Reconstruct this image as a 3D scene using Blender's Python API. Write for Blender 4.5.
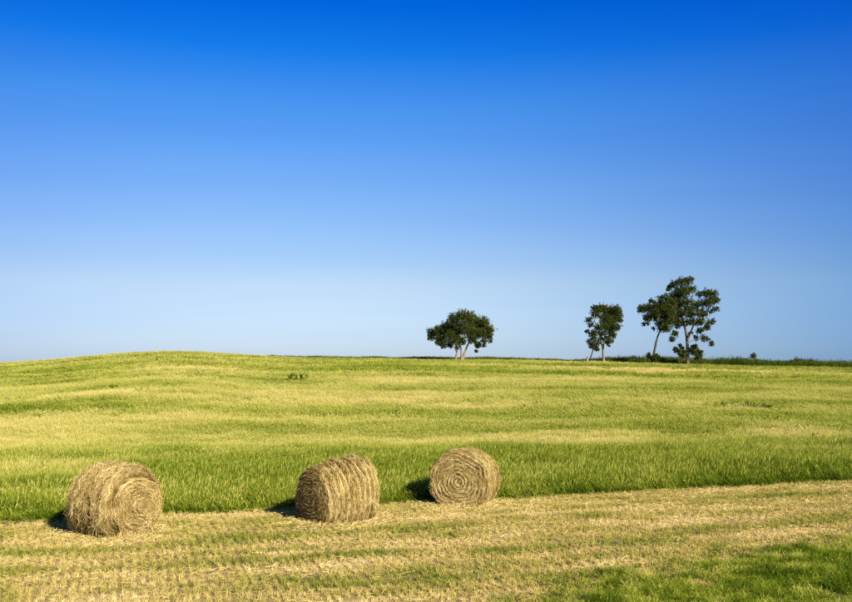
import bpy, math, random
import numpy as np
from mathutils import Vector, Matrix

scene = bpy.context.scene
for o in list(bpy.data.objects):
    bpy.data.objects.remove(o)
COL = scene.collection
rng = np.random.default_rng(7)
random.seed(7)

# ------------------------------------------------------------------ camera
F = 900.0                       # focal length in photo pixels (852 wide)
PITCH = math.atan(65.0 / F)     # true horizon lies 65 px under the picture centre
CAM_H = 3.43
cam_d = bpy.data.cameras.new('camera')
cam_d.sensor_width = 36.0
cam_d.lens = F / 852.0 * 36.0
cam_d.clip_start = 0.1
cam_d.clip_end = 9000
cam = bpy.data.objects.new('camera', cam_d)
cam.location = (0, 0, CAM_H)
cam.rotation_euler = (math.radians(90) + PITCH, 0, 0)
COL.objects.link(cam)
scene.camera = cam

# ------------------------------------------------------------------ sky
SUN_EL = math.radians(30)
SUN_AZ = math.radians(38)       # from straight behind the camera towards the right
sun_v = Vector((math.sin(SUN_AZ) * math.cos(SUN_EL), -math.cos(SUN_AZ) * math.cos(SUN_EL), math.sin(SUN_EL)))
world = bpy.data.worlds.new('World')
scene.world = world
world.use_nodes = True
nt = world.node_tree
nt.nodes.clear()
out = nt.nodes.new('ShaderNodeOutputWorld')
bg = nt.nodes.new('ShaderNodeBackground')
sky = nt.nodes.new('ShaderNodeTexSky')
sky.sky_type = 'NISHITA'
sky.sun_disc = False
sky.sun_elevation = SUN_EL
sky.sun_rotation = math.atan2(sun_v.x, sun_v.y)
sky.altitude = 600
sky.air_density = 1.0
sky.dust_density = 0.3
sky.ozone_density = 2.5
geo = nt.nodes.new('ShaderNodeTexCoord')
sep = nt.nodes.new('ShaderNodeSeparateXYZ')
nt.links.new(geo.outputs['Generated'], sep.inputs[0])
ramp = nt.nodes.new('ShaderNodeValToRGB')      # deep polarised summer blue: depth of blue grows with height
cr = ramp.color_ramp
SKY_STOPS = [(0.0, (0.385, 0.45, 0.645)), (0.091, (0.675, 0.60, 0.58)), (0.178, (0.51, 0.595, 0.685)), (0.284, (0.205, 0.54, 0.83)), (0.335, (0.03, 0.42, 0.88)), (0.379, (0.0006, 0.315, 0.87)), (0.6, (0.03, 0.19, 0.50)), (1.0, (0.05, 0.15, 0.36))]
cr.elements[0].position = SKY_STOPS[0][0]; cr.elements[0].color = (*SKY_STOPS[0][1], 1)
cr.elements[1].position = SKY_STOPS[-1][0]; cr.elements[1].color = (*SKY_STOPS[-1][1], 1)
for p, c in SKY_STOPS[1:-1]:
    e = cr.elements.new(p); e.color = (*c, 1)
nt.links.new(sep.outputs['Z'], ramp.inputs['Fac'])
mul = nt.nodes.new('ShaderNodeMix'); mul.data_type = 'RGBA'; mul.blend_type = 'MULTIPLY'
mul.inputs['Factor'].default_value = 1.0
nt.links.new(sky.outputs['Color'], mul.inputs['A'])
nt.links.new(ramp.outputs['Color'], mul.inputs['B'])
# polarised band, about 90 degrees from the sun: the sky deepens towards the right
vd = nt.nodes.new('ShaderNodeVectorMath'); vd.operation = 'DOT_PRODUCT'
vd.inputs[1].default_value = (math.sin(math.radians(55)), math.cos(math.radians(55)), 0)
nt.links.new(geo.outputs['Generated'], vd.inputs[0])
cl = nt.nodes.new('ShaderNodeMath'); cl.operation = 'MAXIMUM'; cl.inputs[1].default_value = 0
nt.links.new(vd.outputs['Value'], cl.inputs[0])
pw = nt.nodes.new('ShaderNodeMath'); pw.operation = 'POWER'; pw.inputs[1].default_value = 3
nt.links.new(cl.outputs[0], pw.inputs[0])
pol = nt.nodes.new('ShaderNodeMix'); pol.data_type = 'RGBA'
pol.inputs['A'].default_value = (1, 1, 1, 1); pol.inputs['B'].default_value = (.02, .30, .74, 1)
nt.links.new(pw.outputs[0], pol.inputs['Factor'])
mul2 = nt.nodes.new('ShaderNodeMix'); mul2.data_type = 'RGBA'; mul2.blend_type = 'MULTIPLY'
mul2.inputs['Factor'].default_value = 1.0
nt.links.new(mul.outputs['Result'], mul2.inputs['A']); nt.links.new(pol.outputs['Result'], mul2.inputs['B'])
prev = mul2.outputs['Result']
vl = nt.nodes.new('ShaderNodeVectorMath'); vl.operation = 'DOT_PRODUCT'
vl.inputs[1].default_value = (-math.sin(math.radians(60)), math.cos(math.radians(60)), 0)
nt.links.new(geo.outputs['Generated'], vl.inputs[0])
cl2 = nt.nodes.new('ShaderNodeMath'); cl2.operation = 'MAXIMUM'; cl2.inputs[1].default_value = 0
nt.links.new(vl.outputs['Value'], cl2.inputs[0])
pw2 = nt.nodes.new('ShaderNodeMath'); pw2.operation = 'POWER'; pw2.inputs[1].default_value = 2.5
nt.links.new(cl2.outputs[0], pw2.inputs[0])
pol2 = nt.nodes.new('ShaderNodeMix'); pol2.data_type = 'RGBA'
pol2.inputs['A'].default_value = (1, 1, 1, 1); pol2.inputs['B'].default_value = (.28, .38, .60, 1)
nt.links.new(pw2.outputs[0], pol2.inputs['Factor'])
mul3 = nt.nodes.new('ShaderNodeMix'); mul3.data_type = 'RGBA'; mul3.blend_type = 'MULTIPLY'
mul3.inputs['Factor'].default_value = 1.0
nt.links.new(prev, mul3.inputs['A']); nt.links.new(pol2.outputs['Result'], mul3.inputs['B'])
# faint uneven haze, drawn out along the horizon
wm = nt.nodes.new('ShaderNodeMapping'); wm.inputs['Scale'].default_value = (1.6, 1.6, 22)
nt.links.new(geo.outputs['Generated'], wm.inputs['Vector'])
wn = nt.nodes.new('ShaderNodeTexNoise'); wn.inputs['Scale'].default_value = 1.4; wn.inputs['Detail'].default_value = 4
nt.links.new(wm.outputs[0], wn.inputs['Vector'])
wr = nt.nodes.new('ShaderNodeValToRGB')
wr.color_ramp.elements[0].position = .3; wr.color_ramp.elements[0].color = (.935, .955, .975, 1)
wr.color_ramp.elements[1].position = .7; wr.color_ramp.elements[1].color = (1.0, 1.0, 1.0, 1)
nt.links.new(wn.outputs['Fac'], wr.inputs['Fac'])
mul4 = nt.nodes.new('ShaderNodeMix'); mul4.data_type = 'RGBA'; mul4.blend_type = 'MULTIPLY'
mul4.inputs['Factor'].default_value = 1.0
nt.links.new(mul3.outputs['Result'], mul4.inputs['A']); nt.links.new(wr.outputs['Color'], mul4.inputs['B'])
nt.links.new(mul4.outputs['Result'], bg.inputs['Color'])
bg.inputs['Strength'].default_value = 0.094
nt.links.new(bg.outputs[0], out.inputs['Surface'])

# ------------------------------------------------------------------ sun, exposure
sl = bpy.data.lights.new('sun', 'SUN')
sl.energy = 4.6
sl.angle = math.radians(0.53)
sl.color = (1.0, 0.93, 0.80)
so = bpy.data.objects.new('sun', sl)
so.rotation_euler = (-sun_v).to_track_quat('-Z', 'Y').to_euler()
so.location = sun_v * 100
COL.objects.link(so)
scene.view_settings.view_transform = 'Standard'
scene.view_settings.look = 'None'
scene.view_settings.gamma = 1.0
scene.view_settings.exposure = 1.28
scene.view_settings.use_curve_mapping = False
scene.render.engine = 'CYCLES'
scene.cycles.max_bounces = 5
scene.cycles.diffuse_bounces = 3
scene.cycles.transmission_bounces = 3
scene.cycles.glossy_bounces = 1
scene.cycles.use_denoising = False
scene.cycles.filter_width = 1.3


# ------------------------------------------------------------------ helpers
def sstep(a, b, x):
    t = np.clip((x - a) / (b - a), 0, 1)
    return t * t * (3 - 2 * t)


def vnoise(x, y, seed=0):
    xi = np.floor(x).astype(np.int64); yi = np.floor(y).astype(np.int64)
    fx = x - xi; fy = y - yi
    fx = fx * fx * (3 - 2 * fx); fy = fy * fy * (3 - 2 * fy)

    def h(a, b):
        n = (a * 374761393 + b * 668265263 + seed * 974711) & 0x7fffffff
        n = ((n ^ (n >> 13)) * 1274126177) & 0x7fffffff
        n = n ^ (n >> 16)
        return (n & 0xffff) / 65535.0
    a = h(xi, yi); b = h(xi + 1, yi); c = h(xi, yi + 1); d = h(xi + 1, yi + 1)
    return (a * (1 - fx) + b * fx) * (1 - fy) + (c * (1 - fx) + d * fx) * fy


def fbm(x, y, seed=0, oct=4):
    x = np.asarray(x, float); y = np.asarray(y, float)
    s = 0; a = 0.5; t = 0
    for i in range(oct):
        s = s + a * vnoise(x * 2 ** i + 17.3 * i, y * 2 ** i - 9.1 * i, seed + i)
        t += a; a *= 0.5
    return s / t


# skyline of the field in the photograph: photo x -> photo y
SKYL = [(-400, 369), (-150, 367), (0, 364), (60, 360.5), (110, 356), (150, 353.5), (185, 353), (230, 355.5), (280, 358.5), (340, 359.5),
        (430, 359.5), (520, 360.5), (600, 362), (690, 364), (780, 366), (850, 367), (1000, 368), (1300, 369)]
CREST = 210.0
_u = np.linspace(-260, 260, 521)
_a = np.interp(_u, [(p - 426) / F * CREST for p, q in SKYL], [CAM_H + (366 - q) / F * CREST for p, q in SKYL])
_k = np.exp(-np.linspace(-2, 2, 17) ** 2); _k /= _k.sum()
_a = np.convolve(np.pad(_a, 8, mode='edge'), _k, mode='valid')


def terrain(x, y):
    x = np.asarray(x, float); y = np.asarray(y, float)
    u = x / np.maximum(y, 20.0) * CREST
    A = np.interp(u, _u, _a)
    t = np.clip((y - 27) / (CREST - 27), 0, 1)
    R = (1 - (1 - t) ** 1.5) * sstep(27, 62, y)
    z = A * R
    z = z + (fbm(x / 34 + 3, y / 17, 5, 3) - .5) * 0.85 * sstep(34, 80, y) * (1 - .75 * sstep(150, 200, y))
    z = z - np.clip((y - CREST) * .022, 0, 9) * sstep(CREST, CREST + 60, y)
    z = z + (fbm(x / 1.1, y / 1.1, 11, 2) - .5) * 0.06 * (1 - sstep(60, 120, y))
    bank = 1.9 * sstep(11.0, -1.0, y) if False else 1.9 * (1 - sstep(-1.0, 11.0, y))
    return z + bank


def ray(px, py):
    """direction (per metre of depth y) of a photo pixel"""
    cx = (px - 426) / F; cy = (301 - py) / F
    dy = math.cos(PITCH) - cy * math.sin(PITCH)
    dz = math.sin(PITCH) + cy * math.cos(PITCH)
    return cx / dy, dz / dy


def ground_at(px, py):
    rx, rz = ray(px, py)
    d = np.arange(9, 260, 0.1)
    hit = np.nonzero(CAM_H + rz * d <= terrain(rx * d, d))[0]
    dd = float(d[hit[0]]) if len(hit) else 205.0
    return rx * dd, dd


def at_depth(px, py, d):
    rx, rz = ray(px, py)
    return Vector((rx * d, d, CAM_H + rz * d))


# edge of the mown strip: a straight line on the ground
PHI = math.atan(0.324)
CP, SP = math.cos(PHI), math.sin(PHI)
Y0 = 22.95


def edge_s(x, y):      # metres beyond the edge (positive = standing grass)
    wob = (fbm(x / 2.2, x * 0 + .5, 41, 2) - .5) * .5
    return (y - Y0) * CP - x * SP + wob


# patches on the field (photo centre, half sizes in px, change of dryness), turned into ground ellipses
def patches(lst):
    res = []
    for px, py, rx, ry, dv in lst:
        x, y = ground_at(px, py)
        y1 = ground_at(px, py - ry)[1]; y0 = ground_at(px, py + ry)[1]
        res.append((x, y, rx * y / F, max((y1 - y0) / 2, .3), dv))
    return res


FIELD_P = patches([
    (640, 478, 190, 18, -.30), (800, 470, 90, 16, -.22), (230, 482, 80, 20, -.26), (560, 455, 60, 7, -.20), (690, 437, 60, 5, -.26),
    (30, 500, 60, 18, -.08), (400, 485, 45, 16, -.12), (800, 437, 55, 8, .28), (640, 442, 45, 3, .12), (470, 409, 60, 4, .30), (90, 397, 70, 3, .18),
    (760, 405, 48, 3, -.30), (40, 410, 90, 5, -.20), (300, 380, 60, 4, -.14), (60, 379, 60, 2, -.12), (150, 371, 40, 2, .22),
    (340, 405, 60, 3, .22), (190, 418, 70, 3, .22), (30, 420, 40, 2.5, .2), (560, 426, 50, 3, .14), (240, 430, 60, 5, -.1),
    (420, 392, 50, 3, -.12), (590, 398, 50, 3, -.14), (720, 392, 60, 3, -.10), (330, 397, 50, 3, -.12),
    (640, 371, 120, 1.6, .12), (460, 366, 70, 1.5, .2), (230, 366, 60, 2, .05), (820, 383, 40, 2, -.1)])


def lines(lst):
    return [([ground_at(*p) for p in pts], w, dv) for pts, w, dv in lst]


FIELD_L = lines([([(2, 421), (60, 420), (120, 414), (200, 409), (260, 407)], .8, .34), ([(-20, 410), (60, 413), (130, 412), (190, 409)], 1.6, -.30),
                 ([(80, 394), (140, 398), (210, 400)], 1.6, .28), ([(425, 411), (470, 408), (530, 405)], 1.4, .26), ([(300, 399), (360, 402), (430, 401)], 1.5, .24),
                 ([(590, 369), (650, 372), (740, 373), (850, 370)], 3, .24), ([(130, 369), (190, 368), (250, 371)], 3, .26), ([(560, 405), (640, 400), (720, 399)], 1.2, .22),
                 ([(190, 375), (260, 379), (350, 383)], 2.2, -.22), ([(0, 379), (60, 379), (130, 377)], 2.2, -.26), ([(440, 391), (520, 393), (600, 391)], 1.6, -.2),
                 ([(380, 384), (450, 381), (540, 384)], 2, .2), ([(690, 415), (760, 413), (850, 415)], 1.0, .26), ([(620, 386), (700, 388), (800, 385)], 2, -.2),
                 ([(640, 430), (700, 428), (770, 431)], .9, -.26), ([(250, 424), (330, 421), (420, 424)], .9, .2), ([(500, 440), (560, 437), (650, 440)], .8, .2),
                 ([(30, 440), (110, 436), (190, 437)], .8, -.2), ([(300, 445), (380, 441), (460, 440)], .7, -.16)])


def field_dry(x, y):
    n = fbm(x / 9 + y / 60, y / 4.2, 3, 4)
    n2 = fbm(x / 28, y / 7.5 + 4, 8, 3)
    n3 = fbm(x / 1.6, y / 1.0, 19, 2)
    n4 = fbm(x / 50 + 2, y / 15, 14, 3)
    n5 = fbm(x / 22 + 7, y / 5.0, 15, 4)
    v = .425 + (n - .5) * .62 + (n2 - .5) * .55 + ((n4 - .5) * .30 + (n5 - .5) * .75) * sstep(45, 90, y) + (n3 - .5) * .22
    s = edge_s(x, y)
    v = v - .29 * (1 - sstep(3, 24, s)) + (fbm(x / 3.5, y / 2.2, 87, 3) - .52) * .8 * (1 - sstep(8, 24, s))
    v = v + .04 * sstep(35, 60, y)
    for cx, cy, rx, ry, dv in FIELD_P:
        v = v + dv * np.exp(-(((x - cx) / rx) ** 2 + ((y - cy) / ry) ** 2) ** 1.3 * .8)
    rag = .55 + .9 * fbm(x / 4, y / 2.5, 29, 2)
    for pts, w, dv in FIELD_L:
        yl = np.interp(x, [p[0] for p in pts], [p[1] for p in pts])
        a, b = pts[0][0], pts[-1][0]; m_ = (b - a) * .22
        v = v + .72 * dv * rag * np.exp(-((y - yl) / w) ** 2) * sstep(a - m_, a + m_, x) * (1 - sstep(b - m_, b + m_, x))
    return np.clip(v, 0, 1)


GA = ground_at(590, 596); GB = ground_at(852, 543)


def turf_w(x, y):      # green bank grass in the near right corner: 0..1
    dx, dy = GB[0] - GA[0], GB[1] - GA[1]
    L = math.hypot(dx, dy)
    s = ((x - GA[0]) * dy - (y - GA[1]) * dx) / L
    s = s + (fbm(x / 1.1, y / .8, 23, 3) - .5) * 2.2
    return sstep(-.8, .9, s)


MOWN_P = patches([(820, 521, 60, 5, -.45), (700, 535, 40, 3, -.4), (240, 538, 110, 3.5, -.42), (420, 529, 70, 4, -.45), (600, 517, 55, 4, -.50),
                  (270, 563, 90, 4, -.34), (640, 542, 60, 5, -.34), (60, 553, 70, 4, -.25), (520, 551, 70, 4, -.22), (150, 575, 60, 4, -.15),
                  (490, 553, 30, 2.5, -.2), (700, 520, 90, 5, .2), (560, 535, 90, 5, .2), (440, 517, 90, 5, .2), (90, 590, 110, 8, .1), (700, 552, 60, 4, .1)])


def mown_dry(x, y):
    p = x * CP + y * SP; q = y * CP - x * SP
    n = fbm(p / 3.2, q / .38, 31, 3)
    n2 = fbm(p / .9, q / .45, 37, 4)
    v = .575 + (n - .5) * .7 + (n2 - .5) * .75
    for cx, cy, rx, ry, dv in MOWN_P:
        v = v + .65 * dv * np.exp(-(((x - cx) / rx) ** 2 + ((y - cy - (x - cx) * .2) / ry) ** 2)) * (.3 + 1.4 * n2)
    for q0, dq, dv, ph in ((20.0, .07, -.34, 0.0), (18.3, .05, -.22, 2.0), (16.4, .10, -.20, 4.0), (14.6, .08, -.24, 1.0), (19.0, .35, .10, 3.0), (15.5, .4, .10, 5.0)):
        v = v + .6 * dv * np.exp(-((q - q0 - .12 * np.sin(p * .35 + ph)) / dq) ** 2) * (.1 + 1.5 * fbm(p / 2.0, p * 0 + q0, 43, 2))   # passes of the mower
    v = v * (1 - turf_w(x, y) * .75)
    return np.clip(v, 0, 1)


# ------------------------------------------------------------------ materials
def new_mat(name):
    m = bpy.data.materials.new(name); m.use_nodes = True
    m.node_tree.nodes.clear()
    return m, m.node_tree


def N(t, kind, **kw):
    n = t.nodes.new(kind)
    for k, v in kw.items():
        setattr(n, k, v)
    return n


def mix_col(t, fac, a, b, blend='MIX'):
    m = N(t, 'ShaderNodeMix'); m.data_type = 'RGBA'; m.blend_type = blend
    for inp, val in (('Factor', fac), ('A', a), ('B', b)):
        if hasattr(val, 'is_linked') or hasattr(val, 'links'):
            t.links.new(val, m.inputs[inp])
        else:
            m.inputs[inp].default_value = val if inp == 'Factor' else (*val, 1)
    return m.outputs['Result']


def math_n(t, op, a, b=0.0, clamp=False):
    m = N(t, 'ShaderNodeMath', operation=op); m.use_clamp = clamp
    for i, v in enumerate((a, b)):
        if hasattr(v, 'links'):
            t.links.new(v, m.inputs[i])
        else:
            m.inputs[i].default_value = v
    return m.outputs[0]


def ramp_n(t, fac, stops):
    r = N(t, 'ShaderNodeValToRGB'); e = r.color_ramp.elements
    e[0].position, e[0].color = stops[0][0], (*stops[0][1], 1)
    e[1].position, e[1].color = stops[-1][0], (*stops[-1][1], 1)
    for p, c in stops[1:-1]:
        k = e.new(p); k.color = (*c, 1)
    t.links.new(fac, r.inputs['Fac'])
    return r.outputs['Color']


def attr(t, name, kind='GEOMETRY'):
    a = N(t, 'ShaderNodeAttribute', attribute_name=name, attribute_type=kind)
    return a.outputs['Fac']


def finish_leafy(t, col, trans=.3):
    o = N(t, 'ShaderNodeOutputMaterial')
    d = N(t, 'ShaderNodeBsdfDiffuse'); t.links.new(col, d.inputs['Color'])
    if trans > 0:
        tr = N(t, 'ShaderNodeBsdfTranslucent'); t.links.new(col, tr.inputs['Color'])
        mx = N(t, 'ShaderNodeMixShader'); mx.inputs[0].default_value = trans
        t.links.new(d.outputs[0], mx.inputs[1]); t.links.new(tr.outputs[0], mx.inputs[2])
        t.links.new(mx.outputs[0], o.inputs['Surface'])
    else:
        t.links.new(d.outputs[0], o.inputs['Surface'])


FIELD_STOPS = [(0.0, (.055, .092, .006)), (.22, (.140, .185, .012)), (.42, (.275, .310, .030)), (.60, (.385, .390, .065)), (.8, (.50, .44, .115)), (1.0, (.64, .51, .19))]
MOWN_STOPS = [(0.0, (.075, .115, .010)), (.22, (.185, .21, .024)), (.42, (.33, .29, .058)), (.62, (.46, .345, .105)), (.82, (.57, .43, .155)), (1.0, (.68, .54, .24))]


def blade_material(name, stops, tip=.25, blade=.35, rnd=.2, trans=.3):
    m, t = new_mat(name)
    v = attr(t, 'dry', 'INSTANCER')
    b = math_n(t, 'MULTIPLY', math_n(t, 'SUBTRACT', attr(t, 'blade'), .5), blade)
    h = math_n(t, 'MULTIPLY', math_n(t, 'SUBTRACT', attr(t, 'along'), .5), tip)
    oi = N(t, 'ShaderNodeObjectInfo')
    r = math_n(t, 'MULTIPLY', math_n(t, 'SUBTRACT', oi.outputs['Random'], .5), rnd)
    v = math_n(t, 'ADD', math_n(t, 'ADD', v, b), math_n(t, 'ADD', h, r))
    v = math_n(t, 'ADD', v, attr(t, 'seed'), True)
    finish_leafy(t, ramp_n(t, v, stops), trans)
    return m


M_FIELD = blade_material('field_grass', FIELD_STOPS, .30, .48, .16)
M_FIELD_FAR = blade_material('far_field_grass', FIELD_STOPS, .12, .16, .06)
M_STUB = blade_material('stubble_stalks', MOWN_STOPS, .05, .42, .3, .15)
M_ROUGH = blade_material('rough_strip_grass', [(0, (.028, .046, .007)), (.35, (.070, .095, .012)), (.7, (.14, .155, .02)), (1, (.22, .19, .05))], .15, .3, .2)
M_TURF = blade_material('bank_grass', FIELD_STOPS, .15, .3, .2)

# ground
m, t = new_mat('ground_soil')
gpos = N(t, 'ShaderNodeNewGeometry')
n1 = N(t, 'ShaderNodeTexNoise'); n1.inputs['Scale'].default_value = 9; n1.inputs['Detail'].default_value = 6
t.links.new(gpos.outputs['Position'], n1.inputs['Vector'])
n2 = N(t, 'ShaderNodeTexNoise'); n2.inputs['Scale'].default_value = 60; n2.inputs['Detail'].default_value = 3
t.links.new(gpos.outputs['Position'], n2.inputs['Vector'])
v = math_n(t, 'ADD', attr(t, 'dry'), math_n(t, 'MULTIPLY', math_n(t, 'SUBTRACT', n1.outputs['Fac'], .5), .7))
v = math_n(t, 'ADD', v, math_n(t, 'MULTIPLY', math_n(t, 'SUBTRACT', n2.outputs['Fac'], .5), .8), True)
c_m = ramp_n(t, v, [(0, (.06, .075, .014)), (.3, (.15, .13, .04)), (.6, (.27, .20, .075)), (1, (.42, .32, .14))])
c_f = ramp_n(t, v, [(0, (.05, .09, .012)), (.4, (.20, .22, .03)), (.7, (.38, .33, .08)), (1, (.52, .42, .17))])
col = mix_col(t, attr(t, 'mown'), c_f, c_m)
finish_leafy(t, col, 0)
bmp = N(t, 'ShaderNodeBump'); bmp.inputs['Distance'].default_value = .03; bmp.inputs['Strength'].default_value = .8
t.links.new(n2.outputs['Fac'], bmp.inputs['Height'])
t.links.new(bmp.outputs[0], [n for n in t.nodes if n.type == 'BSDF_DIFFUSE'][0].inputs['Normal'])
M_GROUND = m


def straw_material(name, dark=1.0):
    m, t = new_mat(name)
    oi = N(t, 'ShaderNodeTexCoord')
    n1 = N(t, 'ShaderNodeTexNoise'); n1.inputs['Scale'].default_value = 5; n1.inputs['Detail'].default_value = 5
    t.links.new(oi.outputs['Object'], n1.inputs['Vector'])
    v = math_n(t, 'ADD', attr(t, 'blade'), math_n(t, 'MULTIPLY', math_n(t, 'SUBTRACT', n1.outputs['Fac'], .5), .9), True)
    c = ramp_n(t, v, [(0, (.09 * dark, .050 * dark, .014 * dark)), (.25, (.26 * dark, .168 * dark, .050 * dark)), (.5, (.45 * dark, .315 * dark, .108 * dark)),
                      (.68, (.42 * dark, .34 * dark, .125 * dark)), (.85, (.61 * dark, .455 * dark, .175 * dark)), (1, (.74 * dark, .60 * dark, .29 * dark))])
    finish_leafy(t, c, 0)
    return m


M_STRAW = straw_material('hay_straw')
M_STRAWB = straw_material('hay_packed', .85)

m, t = new_mat('tree_leaf')
c = ramp_n(t, attr(t, 'blade'), [(0, (.022, .032, .007)), (.5, (.042, .056, .010)), (.85, (.075, .085, .016)), (1, (.12, .115, .03))])
finish_leafy(t, c, .22)
M_LEAF = m
m, t = new_mat('shrub_leaf')
c = ramp_n(t, attr(t, 'blade'), [(0, (.05, .09, .012)), (.35, (.09, .15, .018)), (.7, (.19, .28, .025)), (1, (.34, .36, .035))])
finish_leafy(t, c, .3)
M_SHRUB = m


def bark(name, a, b):
    m, t = new_mat(name)
    tc = N(t, 'ShaderNodeTexCoord')
    mp = N(t, 'ShaderNodeMapping'); mp.inputs['Scale'].default_value = (6, 6, 1.2)
    t.links.new(tc.outputs['Object'], mp.inputs['Vector'])
    n1 = N(t, 'ShaderNodeTexNoise'); n1.inputs['Scale'].default_value = 2; n1.inputs['Detail'].default_value = 6
    t.links.new(mp.outputs[0], n1.inputs['Vector'])
    finish_leafy(t, ramp_n(t, n1.outputs['Fac'], [(.3, a), (.7, b)]), 0)
    return m


M_BARK_PALE = bark('pale_bark', (.12, .09, .06), (.26, .21, .15))
M_BARK_MID = bark('brown_bark', (.055, .042, .03), (.16, .125, .085))
M_BARK_DARK = bark('dark_bark', (.03, .024, .017), (.08, .062, .043))


# ------------------------------------------------------------------ object helpers
def mesh_np(name, V, Fc, mat, parent=None, fattr=None, pattr=None, smooth=False):
    """V (n,3), Fc list of arrays (k,3)/(k,4)"""
    me = bpy.data.meshes.new(name)
    Fc = [np.asarray(f, int) for f in (Fc if isinstance(Fc, list) else [Fc]) if len(f)]
    loops = np.concatenate([f.ravel() for f in Fc]) if Fc else np.zeros(0, int)
    tot = np.concatenate([np.full(len(f), f.shape[1]) for f in Fc]) if Fc else np.zeros(0, int)
    me.vertices.add(len(V)); me.vertices.foreach_set('co', np.asarray(V, np.float32).ravel())
    if len(tot):
        me.loops.add(len(loops)); me.loops.foreach_set('vertex_index', loops.astype(np.int32))
        me.polygons.add(len(tot))
        me.polygons.foreach_set('loop_start', np.concatenate([[0], np.cumsum(tot)[:-1]]).astype(np.int32))
        me.polygons.foreach_set('use_smooth', np.full(len(tot), smooth))
    for k, a in (pattr or {}).items():
        at = me.attributes.new(k, 'FLOAT', 'POINT'); at.data.foreach_set('value', np.asarray(a, np.float32))
    me.update(calc_edges=True)
    if mat:
        me.materials.append(mat)
    ob = bpy.data.objects.new(name, me)
    if parent is not None:
        ob.parent = parent
    return ob


def link(ob):
    COL.objects.link(ob)
    return ob


def tag(ob, label=None, cat=None, group=None, kind=None):
    if label: ob['label'] = label
    if cat: ob['category'] = cat
    if group: ob['group'] = group
    if kind: ob['kind'] = kind
    return ob


def empty(name, loc, rz=0):
    e = bpy.data.objects.new(name, None)
    e.location = loc; e.rotation_euler = (0, 0, rz)
    e.empty_display_size = .3
    return link(e)


def tube(path, radii, sides=7):
    """tapered tube through points -> V, F"""
    P = [Vector(p) for p in path]
    V = []; Fq = []
    for i, p in enumerate(P):
        d = (P[min(i + 1, len(P) - 1)] - P[max(i - 1, 0)]).normalized()
        a = d.cross(Vector((0, 1, 0.13))).normalized(); b = d.cross(a)
        for k in range(sides):
            w = 2 * math.pi * k / sides
            V.append(p + (a * math.cos(w) + b * math.sin(w)) * radii[i] * (1 + .12 * math.sin(3 * w + i)))
    for i in range(len(P) - 1):
        for k in range(sides):
            k2 = (k + 1) % sides
            Fq.append((i * sides + k, i * sides + k2, (i + 1) * sides + k2, (i + 1) * sides + k))
    return [tuple(v) for v in V], Fq


def smooth_path(pts, n=4):
    P = [Vector(p) for p in pts]
    if len(P) < 3:
        return P
    out = []
    for i in range(len(P) - 1):
        p0 = P[max(i - 1, 0)]; p1 = P[i]; p2 = P[i + 1]; p3 = P[min(i + 2, len(P) - 1)]
        for k in range(n):
            u = k / n
            out.append(.5 * ((2 * p1) + (-p0 + p2) * u + (2 * p0 - 5 * p1 + 4 * p2 - p3) * u * u + (-p0 + 3 * p1 - 3 * p2 + p3) * u ** 3))
    out.append(P[-1])
    return out


# ------------------------------------------------------------------ ground sheet
ys = np.concatenate([np.arange(-20, 9, 1.0), np.arange(9, 48, .22), 48 * np.exp(np.linspace(0, math.log(3500 / 48.), 170))])
us = np.linspace(-1, 1, 221)
X = us[None, :] * (16 + .72 * np.maximum(ys, 0))[:, None]
Y = np.repeat(ys[:, None], len(us), 1)
Z = terrain(X, Y)
S = edge_s(X, Y)
mown = 1 - sstep(-.15, .15, S)
dry = np.where(S < 0, mown_dry(X, Y), field_dry(X, Y))
nr, ncol = X.shape
idx = np.arange(nr * ncol).reshape(nr, ncol)
quads = np.stack([idx[:-1, :-1], idx[:-1, 1:], idx[1:, 1:], idx[1:, :-1]], -1).reshape(-1, 4)
g = link(mesh_np('ground', np.stack([X, Y, Z], -1).reshape(-1, 3), quads, M_GROUND, pattr={'dry': dry.ravel(), 'mown': mown.ravel()}, smooth=True))
tag(g, 'rolling farm field ground, mown strip in front and grassland rising to the skyline', 'ground', kind='structure')


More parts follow.
